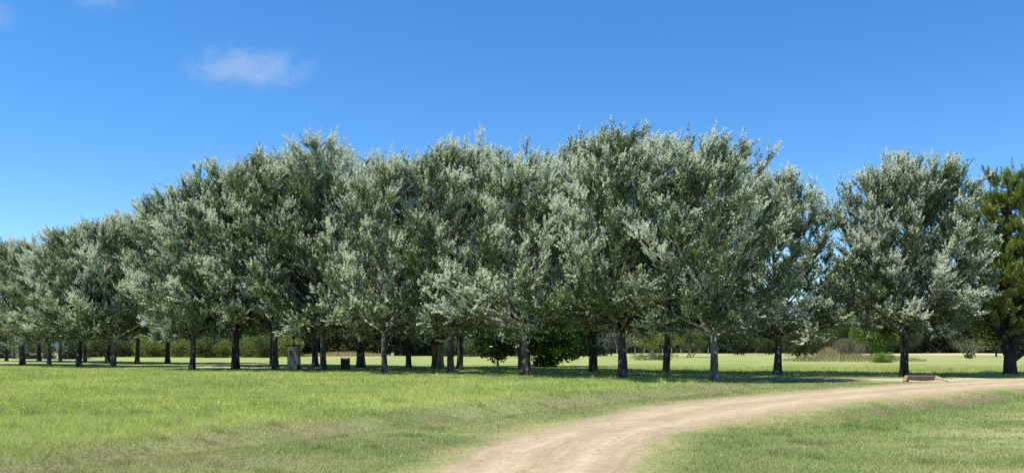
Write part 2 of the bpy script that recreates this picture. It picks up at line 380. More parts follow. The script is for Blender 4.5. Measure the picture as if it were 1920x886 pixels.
dens = sample(meadow, X, Y)*(1-smooth(2, 12, X))*smooth(.42, .62, fbm(X/5, Y/6, 88))*(1-.7*smooth(44, 52, Y))*smooth(15, 26, Y)
kp = (rng.random(n) < dens) & (sample(edge, X, Y) > 1.5) & (sample(dP, X, Y) > 2); X, Y = X[kp], Y[kp]; n = len(X)
P = np.column_stack([X, Y, sample(Z, X, Y)+.09+.07*rng.random(n)])
fl = discs('yellow_flowers', P, .011+.00026*Y+.006*rng.random(n), c3(.75, .62, .02)*(.7+.4*rng.random(n))[:, None], M_flower, rng)
tag(fl, 'tiny yellow flowers scattered through the meadow grass', 'flowers', kind='stuff')
n = 130
q = rng.integers(100, 330, n); t = .06+.88*rng.random(n); Pq = RL[q]*(1-t)[:, None]+RR[q]*t[:, None]
V = []; 
for i in range(n):
    L = .01+.05*rng.random()**4; a = rng.random()*3.1; x, y = Pq[i]; z = gz(x, y)+.02
    dx, dy = math.cos(a)*L, math.sin(a)*L; b = .004+.004*rng.random(); ex, ey = -math.sin(a)*b, math.cos(a)*b
    V += [(x-dx, y-dy, z), (x+ex, y+ey, z+.004), (x+dx, y+dy, z+.003), (x-ex, y-ey, z+.009)]
db = mesh_obj('road_debris', V, np.arange(4*n).reshape(-1, 4), M_chip, None, np.ones((4*n, 3)))
tag(db, 'small twigs, leaves and crumbs lying on the dirt road', 'debris', kind='stuff')

# ------------------------------------------------------------------ trees
def unit(v): return v/(np.linalg.norm(v, axis=-1, keepdims=True)+1e-9)
def leaf_quads(name, P, A, S, ratio, colr, mat, parent, r):
    n = len(P); A = unit(A); s = unit(np.cross(A, unit(r.normal(size=(n, 3)))))*(S*ratio/2)[:, None]
    V = np.stack([P, P+A*(S*.5)[:, None]+s, P+A*S[:, None], P+A*(S*.5)[:, None]-s], 1).reshape(-1, 3)
    return mesh_obj(name, V, np.arange(4*n).reshape(-1, 4), mat, parent, np.repeat(colr, 4, 0))
def bez(a, b, c, n):
    t = np.linspace(0, 1, n)[:, None]; return a*(1-t)**2+2*b*t*(1-t)+c*t*t
WIND = np.array([.34, -.05, 0])
def poplar(seed, H, Rr, label, group, zb=2.6, trunk_r=.22, nl=84, white=.5, lean=0., wide=.3, leaf=1.0, per=23, bark=1.0, full=False):
    r = np.random.default_rng(seed)
    root = empty('poplar_tree', (0, 0, 0), 0, label, 'tree', group)
    tb = MB()
    T = np.array([[lean*z*.9+.05*math.sin(z*1.1+seed), .06*math.cos(z*.9+seed*2), z] for z in np.linspace(-.15, H*.86, 22)])
    T[:, 0] += np.where(T[:, 2] > 3, (T[:, 2]-3)*r.normal()*.02, 0)
    zz = T[:, 2]; rad = trunk_r*np.clip(1-zz/(H*.93), .04, 1)**.85*(1+.15*np.exp(-np.clip(zz, 0, 9)/.7)+.35*np.exp(-np.clip(zz, 0, 9)/.15))
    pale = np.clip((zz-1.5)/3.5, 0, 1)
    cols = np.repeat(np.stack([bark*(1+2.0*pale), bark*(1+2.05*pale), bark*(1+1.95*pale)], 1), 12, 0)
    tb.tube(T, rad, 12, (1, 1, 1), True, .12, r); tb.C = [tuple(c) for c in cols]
    def tp(z): return np.array([np.interp(z, zz, T[:, 0]), np.interp(z, zz, T[:, 1]), z])
    EV = [.74, .95, 1, .93, .78, .55, .3] if full else [.80, 1.0, 1.02, .90, .70, .47, .25]
    def env(z):
        u = np.clip((z-zb)/(H-zb), 0, 1); return Rr*np.interp(u, [0, .1, .3, .58, .8, .93, 1], EV)
    SB, SD, SL, SW = [], [], [], []           # shoots: base, direction, length, whiteness
    for k in range(nl):
        f = (k+.5)/nl
        z1 = zb+.1+(H-zb)*min(1, (1-(1-f)**1.12)*1.0+r.normal()*.025); z1 = min(z1, H*r.uniform(.93, 1.0))
        az = k*2.39996+r.normal()*.3
        out = np.array([math.cos(az), math.sin(az), 0])
        rr = env(z1)*(r.uniform(.8, 1.04) if r.random() < .68 else r.uniform(.25, .8))
        z0 = max(zb-.15+.9*r.random(), min(z1-rr*r.uniform(.75, 1.5), H*.76)); z0 = min(z0, z1+.3)
        a = tp(z0); c = tp(min(z1, H*.8))*[1, 1, 0]+out*rr+[0, 0, z1]
        b = a+out*rr*r.uniform(.45, .7)+[0, 0, (z1-z0)*r.uniform(.2, .5)+.12*rr]
        L = bez(a, b, c, 9); Lr = np.linspace(.085 if z0 < 4 else .06, .014, 9)*(1.15-.5*f)*(trunk_r/.22)
        L[1:-1] += r.normal(size=(7, 3))*.05
        tb.tube(L, Lr, 6, np.array([2.8, 2.85, 2.7])*bark if f > .12 else np.array([1.6, 1.6, 1.5])*bark)
        length = np.linalg.norm(c-a); lw = white-.05+r.normal()*.3
        ns = int(5+length*1.9)
        for s in range(ns):
            t = .3+.7*((s+r.random())/ns)**.8; i = t*8; j = min(int(i), 7); p = L[j]+(L[j+1]-L[j])*(i-j)
            ld = unit(L[j+1]-L[j]); d = unit(ld*.6+r.normal(size=3)*.6+out*.2+[0, 0, .22])
            sl = r.uniform(.6, 1.35)*(1.1-.35*t)
            q = p+d*sl+[0, 0, .08*sl]
            tb.tube(np.array([p, (p+q)/2+r.normal(size=3)*.03, q]), [.016, .011, .006], 4, np.array([3.2, 3.2, 3.0])*bark, False)
            w2 = lw+r.normal()*.14+(t-.68)*.55  # whiter limb ends: sunlit tips and shaded interior put into leaf colour
            m = int(6+4*r.random())
            tt = r.random(m)**.8
            SB.append(p+(q-p)*tt[:, None]); fan = unit(q-np.array([0, 0, zb+1.5])); dd = unit(d)*.35+fan*.55+r.normal(size=(m, 3))*.3+np.array([0, 0, .38])+WIND
            SD.append(dd); SL.append(r.uniform(.35, .85, m)*(1+.3*(z1 > H*.8))); SW.append(w2+r.normal(size=m)*.2)
        # leading tip: an upright spire
        m = 8; SB.append(np.repeat(c[None], m, 0)-ld*r.random((m, 1))*.5); SD.append(ld*.45+np.array([0, 0, 1.0])+r.normal(size=(m, 3))*.22+WIND*.5)
        SL.append(r.uniform(.5, 1.15, m)); SW.append(lw+.15+r.normal(size=m)*.1)
    SB = np.concatenate(SB); SD = unit(np.concatenate(SD)); SL = np.concatenate(SL); SW = np.concatenate(SW)
    m = len(SB); nn = np.maximum(6, (SL/.6*per)).astype(int); idx = np.repeat(np.arange(m), nn); n = len(idx)
    t = r.random(n)**.85; P = SB[idx]+SD[idx]*(SL[idx]*t)[:, None]+r.normal(size=(n, 3))*.022
    A = SD[idx]*.75+r.normal(size=(n, 3))*.5+[0, 0, .05]
    S = leaf*(.068+.045*r.random(n))*(1.08-.25*t)
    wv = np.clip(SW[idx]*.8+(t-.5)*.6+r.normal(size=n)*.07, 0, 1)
    # crown height: young shoots silvery; sunlit tops and shaded lower leaves also put into colour
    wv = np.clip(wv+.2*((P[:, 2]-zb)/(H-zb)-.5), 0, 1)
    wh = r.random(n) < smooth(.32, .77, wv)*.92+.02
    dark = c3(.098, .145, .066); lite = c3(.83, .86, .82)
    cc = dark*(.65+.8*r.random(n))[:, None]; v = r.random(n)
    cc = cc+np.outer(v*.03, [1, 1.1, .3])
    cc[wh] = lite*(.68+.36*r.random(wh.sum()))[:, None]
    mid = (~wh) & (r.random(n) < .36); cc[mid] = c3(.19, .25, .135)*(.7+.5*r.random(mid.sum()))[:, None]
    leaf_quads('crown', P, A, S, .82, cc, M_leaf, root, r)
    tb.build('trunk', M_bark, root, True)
    return root
protos = []
def place(proto, px, py, H0, Htop, label, group, rz, sx=1.0):
    x, y = wp(px, py); H = (py-Htop)*y/F
    s = H/H0
    o = dup(proto, (x, y, gz(x, y)-.02), rz, s*sx, label, group, s)
    return o
G1 = 'silver poplars in the near row'; G2 = 'silver poplars in the row behind the path'
# near row: px, base row, top row, label, whiteness, width
NEAR = [
 (1337, 712, 262, 'broad silver poplar with a pale mottled trunk, rightmost of the near row, by the ditch'),
 (1165, 708.5, 246, 'tall silver poplar with a thick dark trunk forking low on the right side'),
 (985, 704.5, 282, 'silver poplar with a stout trunk directly in front of the round glossy leaved tree'),
 (843, 700, 268, 'silver poplar with a leaning pale grey trunk just right of the darker pedestal'),
 (720, 699, 292, 'silver poplar with patchy trunk forking low, between wooden bin and darker pedestal'),
 (607, 695, 255, 'silver poplar with a whitish trunk just left of the square wooden bin'),
 (516, 694, 283, 'silver poplar with a dark forked trunk just left of the pale stone pedestal'),
 (441, 693, 308, 'silver poplar with a plain dark trunk, second to the left of the pale stone pedestal'),
 (361, 693, 342, 'silver poplar with a straight dark trunk standing alone before a gap in the near row'),
 (213, 687, 404, 'silver poplar with a whitish mottled trunk, first left of the gap in the near row'),
 (150, 687, 422, 'silver poplar with a dark trunk right beside the whitish trunk left of the gap'),
 (93, 685, 452, 'silver poplar with a thin leaning trunk in front of the white building'),
 (40, 684, 448, 'silver poplar with a sturdy trunk near the left edge before the white building'),
 (-22, 683, 446, 'silver poplar whose crown fills the left edge of the picture'),
]
V6 = [dict(seed=101, H=13, Rr=4.7, trunk_r=.20, white=.46, bark=1.9), dict(seed=202, H=13, Rr=4.5, trunk_r=.235, white=.48, bark=.65),
      dict(seed=303, H=13, Rr=4.5, trunk_r=.25, white=.6, bark=.9), dict(seed=404, H=14, Rr=4.2, trunk_r=.2, white=.5, bark=1.25, lean=.05),
      dict(seed=505, H=14, Rr=4.5, trunk_r=.19, white=.56, bark=1.1, lean=.015), dict(seed=606, H=15, Rr=4.7, trunk_r=.2, white=.38, bark=.8),
      dict(seed=707, H=13, Rr=4.75, trunk_r=.24, white=.5, bark=.7, nl=135, full=True)]
PR = []
for i, v in enumerate(V6):
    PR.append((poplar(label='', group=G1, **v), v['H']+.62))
used = set()
def put(i, px, py, top, label, group, rz, sx=1.0):
    root, H0 = PR[i]; x, y = wp(px, py); s = (py-top)*y/F/H0
    if i not in used:
        used.add(i); o = root; o.location = (x, y, gz(x, y)-.02); o.rotation_euler = (0, 0, rz); o.scale = (s*sx, s*sx*.96, s)
        o['label'] = label; o['group'] = group
    else: o = dup(root, (x, y, gz(x, y)-.02), rz, s*sx, label, group, s)
    return o
order = [0, 1, 2, 3, 4, 4, 5, 1, 5, 0, 1, 3, 2, 5]; rots = [0, 0, 0, 0, 0, 2.2, 0, 2.5, 3.3, 1.7, 4.1, 3.4, 1.1, 5]
widths = [1.1, 1.1, 1.08, 1.1, 1.02, .98, 1.1, 1.08, 1.15, 1.12, 1.15, 1.1, 1.15, 1.1]
for j, (px, py, tp_, lab) in enumerate(NEAR): put(order[j], px, py, tp_, lab, G1, rots[j], widths[j])
FARR = [
 (1697, 704, 293, 'free standing wide silver poplar with a dark trunk beside the brick culvert'),
 (1459, 701.5, 322, 'silver poplar with a slim leaning trunk between the brick culvert and the near row'),
 (1250, 700, 262, 'silver poplar with a narrow trunk behind the path, right of the thick forked trunk'),
 (1110, 698, 262, 'silver poplar with a dark trunk just right of the round glossy leaved tree'),
 (978, 694, 300, 'silver poplar hidden behind the stout trunk in front of the glossy leaved tree'),
 (863, 692, 280, 'silver poplar with a knobbly white based trunk close behind the leaning pale trunk'),
 (765, 690, 300, 'silver poplar with a straight black trunk just left of the darker pedestal'),
 (674, 689.5, 300, 'silver poplar with a dark trunk just right of the square wooden bin'),
 (591, 687.5, 290, 'silver poplar with a thin trunk between the pale pedestal and the whitish trunk'),
 (514, 686, 310, 'silver poplar hidden behind the dark forked trunk beside the pale pedestal'),
 (439, 685, 335, 'silver poplar hidden behind the plain dark trunk in the row behind the path'),
 (316, 681, 368, 'thin grey trunked poplar behind the path inside the gap, right of two'),
 (258, 681, 396, 'thin grey trunked poplar behind the path inside the gap, left of two'),
 (203, 680, 425, 'silver poplar with a dark trunk close behind the whitish mottled trunk'),
 (158, 679, 440, 'silver poplar with a pale thin trunk behind the path, right of the white building'),
 (113, 678, 458, 'silver poplar with dark trunk behind the path at the white building right end'),
 (74, 677, 462, 'silver poplar with a thin black trunk close in front of the white building'),
 (12, 676.5, 470, 'slender silver poplar with hidden trunk behind the leaves at the left edge'),
]
order2 = [6, 4, 3, 1, 0, 4, 5, 2, 3, 1, 0, 5, 4, 2, 3, 0, 1, 5]
widths2 = [1.06, 1.45, 1.08, 1.05, 1.05, 1.05, 1.05, 1.05, 1.05, 1.05, 1.1, 1.1, 1.1, 1, 1, 1, 1, 1]
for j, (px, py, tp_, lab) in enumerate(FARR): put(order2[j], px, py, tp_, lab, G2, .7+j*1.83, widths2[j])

# ---- generic leafy shrub or tree made of leaf clumps round its branches
def leafy(name, seed, rx, ry, H, z0, leaf, nclump, per, ca, cb, label, cat, group=None, mat=None, trunk_r=.12, cr=.5, stems=1, ratio=.6, tm=None, flat=1.0, droop=0., shell=.75, bushy=False):
    r = np.random.default_rng(seed)
    root = empty(name, (0, 0, 0), 0, label, cat, group)
    hc = (H+z0)/2; rz = (H-z0)/2
    d = unit(r.normal(size=(nclump, 3))); q = shell+(1-shell)*r.random(nclump)**.5; q *= np.where(r.random(nclump) < .3, r.random(nclump)*.7+.2, 1)
    lump = 1+.18*np.sin(d[:, 0]*5+seed)*np.cos(d[:, 1]*4+seed*2)
    cen = d*q[:, None]*lump[:, None]*np.array([rx-cr*.6, ry-cr*.6, max(rz-cr*.5, .05)])+[0, 0, hc]
    if bushy: cen[:, 2] = z0+abs(cen[:, 2]-z0); lo_ = r.random(nclump) < .25; cen[lo_, 2] = z0+.15*(H-z0)*r.random(lo_.sum()); cen[lo_, :2] *= .9
    tb = MB(); tr = trunk_r
    if stems == 1:
        top = z0+(H-z0)*.6; T = np.array([[.05*math.sin(z*1.3+seed), .05*math.cos(z+seed), z] for z in np.linspace(-.1, top, 8)])
        tb.tube(T, np.linspace(tr*1.15, tr*.3, 8), 8)
        for k in range(min(nclump, 22)):
            zt = r.uniform(min(z0*.8+.1, top*.6), top*.95); a = np.array([0, 0, zt]); c = cen[k]
            tb.tube(bez(a, (a+c)/2+[0, 0, -.1*rz], c, 4), [tr*.35, tr*.25, tr*.15, tr*.06], 5, cap=False)
    else:
        for k in range(stems):
            a = np.array([r.normal()*rx*.12, r.normal()*ry*.12, -.05]); c = cen[k]
            tb.tube(bez(a, (a+c)/2+r.normal(size=3)*.1, c, 5), [tr*.5, tr*.4, tr*.3, tr*.2, tr*.08], 5, cap=False)
    tb.build('trunk' if stems == 1 else 'stems', tm or M_bark_dark, root, True)
    idx = np.repeat(np.arange(nclump), per); n = len(idx)
    cs = cr*(.6+.7*r.random(nclump))
    e = unit(r.normal(size=(n, 3))); rad = cs[idx]*(.45+.6*r.random(n)**.7)
    P = cen[idx]+e*rad[:, None]*[1, 1, .65*flat]; P[:, 2] = np.maximum(P[:, 2], .03)
    A = e*.6+r.normal(size=(n, 3))*.55+[0, 0, .15-droop]
    S = leaf*(.6+.8*r.random(n))
    mixv = np.clip(r.random(nclump)[idx]*.6+r.random(n)*.4, 0, 1)[:, None]
    cc = (np.array(ca)*(1-mixv)+np.array(cb)*mixv)*(.75+.5*r.random(n))[:, None]
    leaf_quads('crown', P, A, S, ratio, cc, mat or M_green, root, r)
    return root
def at(o, px, py, rz=0, s=1.0, sz=None, label=None):
    x, y = wp(px, py); o.location = (x, y, gz(x, y)); o.rotation_euler = (0, 0, rz); o.scale = (s, s, sz or s)
    return o
# two glossy broadleaf trees behind the path
o = leafy('glossy_tree', 21, 2.15, 2.0, 4.9, .38, .25, 190, 46, (.03, .07, .014), (.10, .18, .035), 'small glossy dark green tree with a thin stem and low skirt', 'tree', None, M_gloss, .075, .42, 1, .55)
at(o, 933, 686)
o = leafy('glossy_tree', 22, 3.2, 2.8, 5.6, .05, .26, 400, 46, (.03, .07, .014), (.10, .175, .035), 'wide glossy dark green tree with foliage reaching the ground', 'tree', None, M_gloss, .12, .5, 1, .55)
at(o, 1034, 687); o.scale = (1.22, 1, 1.08)
# spreading shrub-trees in the middle distance
o = leafy('spreading_tree', 31, 4.3, 3.5, 4.6, .9, .2, 150, 70, (.085, .1, .028), (.23, .26, .055), 'spreading yellow green tree with bare grey twigs right of the thick forked trunk', 'tree', None, M_green, .14, .6, 6, .4, M_stem, flat=.5); at(o, 1228, 671)
o = leafy('spreading_tree', 32, 3.4, 3, 4.8, .9, .2, 120, 70, (.065, .085, .03), (.17, .2, .055), 'olive green spreading tree behind the narrow trunk right of the fork', 'tree', None, M_green, .14, .6, 6, .4, M_stem, flat=.5); at(o, 1296, 669, .5)
o = leafy('low_bush', 33, 3.2, 1.2, .95, .0, .14, 60, 60, (.075, .1, .04), (.17, .2, .09), 'long low grey green bush in front of the spreading yellow green tree', 'bush', None, None, .05, .35, 8, .4, M_stem, bushy=True); at(o, 1228, 674.5)
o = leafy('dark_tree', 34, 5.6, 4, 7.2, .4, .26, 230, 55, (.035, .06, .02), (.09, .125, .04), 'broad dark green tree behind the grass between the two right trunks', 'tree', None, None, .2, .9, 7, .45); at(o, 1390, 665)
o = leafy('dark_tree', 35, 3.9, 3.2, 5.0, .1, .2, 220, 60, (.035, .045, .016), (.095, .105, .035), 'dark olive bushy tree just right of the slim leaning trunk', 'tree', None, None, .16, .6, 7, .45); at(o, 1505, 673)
o = leafy('dry_bush', 36, 2.3, 1.8, 2.9, .1, .16, 120, 40, (.12, .105, .075), (.24, .21, .16), 'grey brown dry bush with bare twigs left of the bright round bush', 'bush', None, None, .08, .45, 26, .25, M_stem); at(o, 1592, 674.5)
o = leafy('leafy_tree', 37, 3.6, 3, 6.2, .3, .25, 190, 60, (.06, .10, .02), (.19, .26, .04), 'yellow green leafy tree behind the bright round bush', 'tree', None, None, .15, .7, 6, .55); at(o, 1642, 670)
o = leafy('leafy_tree', 38, 4.2, 3, 7.6, .3, .25, 190, 60, (.04, .075, .018), (.11, .17, .04), 'dark green leafy tree behind the grey brown dry bush', 'tree', None, None, .15, .8, 6, .5); at(o, 1590, 668)
o = leafy('round_bush', 39, 1.25, 1.1, 1.12, .0, .12, 90, 90, (.12, .2, .028), (.2, .3, .05), 'bright green rounded bush low in the grass', 'bush', None, None, .04, .28, 10, .25, M_stem, bushy=True); at(o, 1656, 679)
o = leafy('bare_shrub', 40, 3.6, 2.4, 3.5, .8, .16, 90, 26, (.11, .13, .06), (.2, .22, .11), 'thin shrub with pale twisting branches and few leaves', 'bush', None, None, .16, .7, 20, .3, M_stem); at(o, 1818, 669)
o = leafy('low_bush', 41, .75, .6, .7, .0, .12, 24, 50, (.05, .07, .03), (.1, .13, .05), 'small dark bush at the foot of the pale twisting shrub', 'bush', None, None, .03, .22, 5, .4, bushy=True); at(o, 1817, 671.5)
o = leafy('round_tree', 42, 3.6, 3.2, 4.6, .1, .3, 110, 60, (.045, .1, .025), (.1, .2, .04), 'fresh green dome shaped tree before the far tree line on the right', 'tree', None, None, .15, .8, 5, .5); at(o, 1778, 661)
o = leafy('olive_tree', 43, 3.6, 3.2, 4.0, .1, .3, 110, 60, (.07, .08, .03), (.17, .17, .07), 'brownish olive tree left of the fresh green dome shaped tree', 'tree', None, None, .15, .8, 5, .5); at(o, 1737, 661)
o = leafy('leafy_tree', 44, 3.2, 3, 5.4, .8, .25, 110, 60, (.07, .1, .02), (.2, .25, .04), 'yellow green leafy tree seen through the lower branches of the pine', 'tree', None, None, .15, .7, 1, .5); at(o, 1868, 668)
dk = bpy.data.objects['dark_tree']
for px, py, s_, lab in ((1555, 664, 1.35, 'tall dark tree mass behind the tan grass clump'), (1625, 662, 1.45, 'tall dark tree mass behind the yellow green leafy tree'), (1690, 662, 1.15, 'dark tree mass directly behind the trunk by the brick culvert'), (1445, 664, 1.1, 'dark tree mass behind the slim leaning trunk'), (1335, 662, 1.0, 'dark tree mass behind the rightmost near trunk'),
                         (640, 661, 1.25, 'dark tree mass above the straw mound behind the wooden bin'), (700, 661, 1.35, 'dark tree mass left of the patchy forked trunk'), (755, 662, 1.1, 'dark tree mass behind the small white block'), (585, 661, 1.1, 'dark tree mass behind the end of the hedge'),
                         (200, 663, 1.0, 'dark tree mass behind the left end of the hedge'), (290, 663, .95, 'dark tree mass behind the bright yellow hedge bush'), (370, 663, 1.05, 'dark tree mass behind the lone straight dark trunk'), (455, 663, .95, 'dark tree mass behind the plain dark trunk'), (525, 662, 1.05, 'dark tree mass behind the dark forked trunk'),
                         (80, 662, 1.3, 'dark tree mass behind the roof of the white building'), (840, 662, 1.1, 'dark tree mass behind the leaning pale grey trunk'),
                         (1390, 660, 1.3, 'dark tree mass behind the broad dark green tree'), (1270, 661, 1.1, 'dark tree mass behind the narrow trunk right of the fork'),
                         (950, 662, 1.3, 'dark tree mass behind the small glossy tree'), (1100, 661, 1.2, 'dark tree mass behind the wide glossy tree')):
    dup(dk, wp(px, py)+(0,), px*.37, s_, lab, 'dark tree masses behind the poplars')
# silver trees far off in the centre
o = leafy('silver_tree', 45, 4.4, 3.5, 7.5, .8, .35, 130, 60, (.15, .17, .14), (.36, .38, .34), 'distant silver grey tree behind the wire fence, left one of the pair', 'tree', None, None, .2, 1.0, 1, .5); at(o, 1128, 662.5)
dup(o, wp(1162, 662.5)+(0,), 2.2, .92, 'distant silver grey tree behind the wire fence, right one of the pair')
# hedge behind the left meadow
GH = 'hedge bushes along the far edge of the left meadow'
hp = [leafy('hedge_bush', 51, 2.6, 2.2, 3.6, .0, .22, 110, 55, (.10, .135, .03), (.26, .31, .07), '', 'bush', GH, None, .08, .65, 7, .45, bushy=True),
      leafy('hedge_bush', 52, 2.8, 2.2, 4.3, .0, .24, 120, 55, (.06, .09, .025), (.16, .20, .055), '', 'bush', GH, None, .08, .7, 7, .45, bushy=True)]
HB = [(178, 669.3, 1, 1, 'dark hedge bush left of the whitish mottled trunk'), (232, 669, 1, .95, 'dark hedge bush just right of the whitish mottled trunk'), (272, 669.2, 0, .9, 'bright yellow hedge bush seen in the gap, left of two thin trunks'),
      (300, 669, 0, .75, 'low bright hedge bush between the two thin trunks'), (338, 669, 0, .95, 'bright hedge bush directly left of the lone straight dark trunk'), (385, 669.4, 1, .95, 'dark hedge bush directly right of the lone straight dark trunk'),
      (416, 669.4, 0, .85, 'yellow hedge bush between the lone trunk and the plain dark trunk'), (468, 669.2, 0, 1, 'yellow hedge bush right of the plain dark trunk'), (498, 669.4, 1, .95, 'dark hedge bush left of the dark forked trunk'),
      (540, 668, 0, 1.15, 'yellow hedge bush behind the pale stone pedestal'), (576, 666, 1, 1.1, 'dark hedge bush at the right end of the hedge by the pale pedestal')]
first = {0: 1, 1: 1}
for j, (px, py, k, s, lab) in enumerate(HB):
    if first[k]: first[k] = 0; o = hp[k]; at(o, px, py, j, s); o['label'] = lab
    else: dup(hp[k], wp(px, py)+(0,), j*1.3, s, lab, GH)
o = leafy('shade_shrub', 53, 3.0, 2.4, 3.8, .0, .22, 110, 60, (.05, .075, .028), (.14, .17, .07), 'grey green shrubs growing against the front of the white building', 'bush', None, None, .08, .6, 7, .45, bushy=True); at(o, 8, 671.5, 0, .8)
for (px, py, s_, lab) in ((52, 672.5, .75, 'grey green shrub before the middle of the white building'), (88, 672.5, .6, 'low shrub before the right half of the white building'), (-30, 672, .8, 'grey green shrub at the left edge before the white building')): dup(o, wp(px, py)+(0,), px*.2, s_, lab)
o = leafy('shade_shrub', 54, 2.2, 2, 3.4, .0, .22, 80, 60, (.04, .06, .025), (.12, .15, .06), 'dark shrub at the right corner of the white building', 'bush', None, None, .08, .6, 7, .45, bushy=True); at(o, 138, 672.5, 0, 1.15)
for (px, py, s, lab) in ((836, 667, .9, 'grey green bush behind the darker pedestal'), (886, 668, .85, 'brown green bush left of the small glossy tree'), (775, 666.5, .8, 'olive bush behind the straight black trunk')):
    dup(bpy.data.objects['shade_shrub'], wp(px, py)+(0,), px*.1, s, lab)
dup(hp[0], wp(800, 664)+(0,), 2.2, 1.2, 'yellow green bush left of the darker pedestal', 'yellow green bushes behind the centre of the meadow')
dup(hp[0], wp(872, 665)+(0,), .4, 1.1, 'yellow green bush between the knobbly trunk and the glossy tree', 'yellow green bushes behind the centre of the meadow')
# far dark trees closing the view
GF = 'dark trees of the far tree line'
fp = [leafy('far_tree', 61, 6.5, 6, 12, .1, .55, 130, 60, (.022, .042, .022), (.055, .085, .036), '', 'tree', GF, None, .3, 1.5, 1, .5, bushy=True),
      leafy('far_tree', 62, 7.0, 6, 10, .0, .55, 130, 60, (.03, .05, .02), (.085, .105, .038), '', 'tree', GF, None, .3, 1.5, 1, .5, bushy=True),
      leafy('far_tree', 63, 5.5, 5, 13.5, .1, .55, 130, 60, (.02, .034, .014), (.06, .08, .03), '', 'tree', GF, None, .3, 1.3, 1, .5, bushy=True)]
r9 = np.random.default_rng(12); ff = {0: 1, 1: 1, 2: 1}
FL = ['bluish dark green tree in the far tree line behind the meadow', 'mid green broad tree in the far tree line behind the meadow', 'tall blackish green tree in the far tree line behind the meadow']
for row, (Yd, step, lo, hi) in enumerate(((166, 44, -40, 1110), (232, 38, 1080, 2010), (285, 60, 1540, 2040))):
    px = lo
    while px < hi:
        k = int(r9.integers(0, 3)); yy = Yd+r9.uniform(-10, 12); s = r9.uniform(.75, 1.1)*(.9 if row == 0 else 1.0)
        s *= 1.1
        x = (px-960)/F*yy
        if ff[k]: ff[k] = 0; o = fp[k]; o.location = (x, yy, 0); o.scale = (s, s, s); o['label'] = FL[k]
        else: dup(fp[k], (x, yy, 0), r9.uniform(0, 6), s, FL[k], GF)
        px += step*r9.uniform(.75, 1.25)
# tall dry grass mounds
def drygrass(name, cx, cy, wx, wy, hh, nb, seed, colr, label):
    r = np.random.default_rng(seed); u = unit(r.normal(size=(nb, 2)))*np.sqrt(r.random((nb, 1)))
    X = cx+u[:, 0]*wx; Yy = cy+u[:, 1]*wy; e = 1-(u**2).sum(1); z = .35*hh*e
    h = hh*(.35+.5*r.random(nb))*(.35+.65*e); B = np.column_stack([X, Yy, np.zeros(nb)]); a = r.random(nb)*6.28; s = np.column_stack([np.cos(a), np.sin(a), 0*a])*.05
    t = B+np.column_stack([r.normal(size=nb)*.18*h, r.normal(size=nb)*.18*h, h+z])
    V = np.stack([B-s, B+s, t], 1).reshape(-1, 3)
    c = np.array(colr)*(.6+.7*r.random(nb))[:, None]; g_ = r.random(nb) < .2; c[g_] = c3(.14, .19, .05)
    o = mesh_obj(name, V, np.arange(3*nb).reshape(-1, 3), M_grass, None, np.repeat(c, 3, 0)); return tag(o, label, 'grass', kind='stuff')
x, y = wp(648, 667.5); drygrass('tall_dry_grass', x, y, 8.5, 5, .85, 12000, 1, (.66, .56, .31), 'mound of tall straw coloured grass behind the wooden bin')
x, y = wp(1600, 676.5); drygrass('tall_dry_grass', x, y, 8.5, 2.5, .9, 6000, 2, (.55, .47, .27), 'band of tall straw coloured grass round the dry bush')
x, y = wp(1552, 676); drygrass('tall_dry_grass', x, y, 1.6, 1.2, 1.6, 2200, 3, (.6, .48, .26), 'tall tan grass clump left of the dry bush')
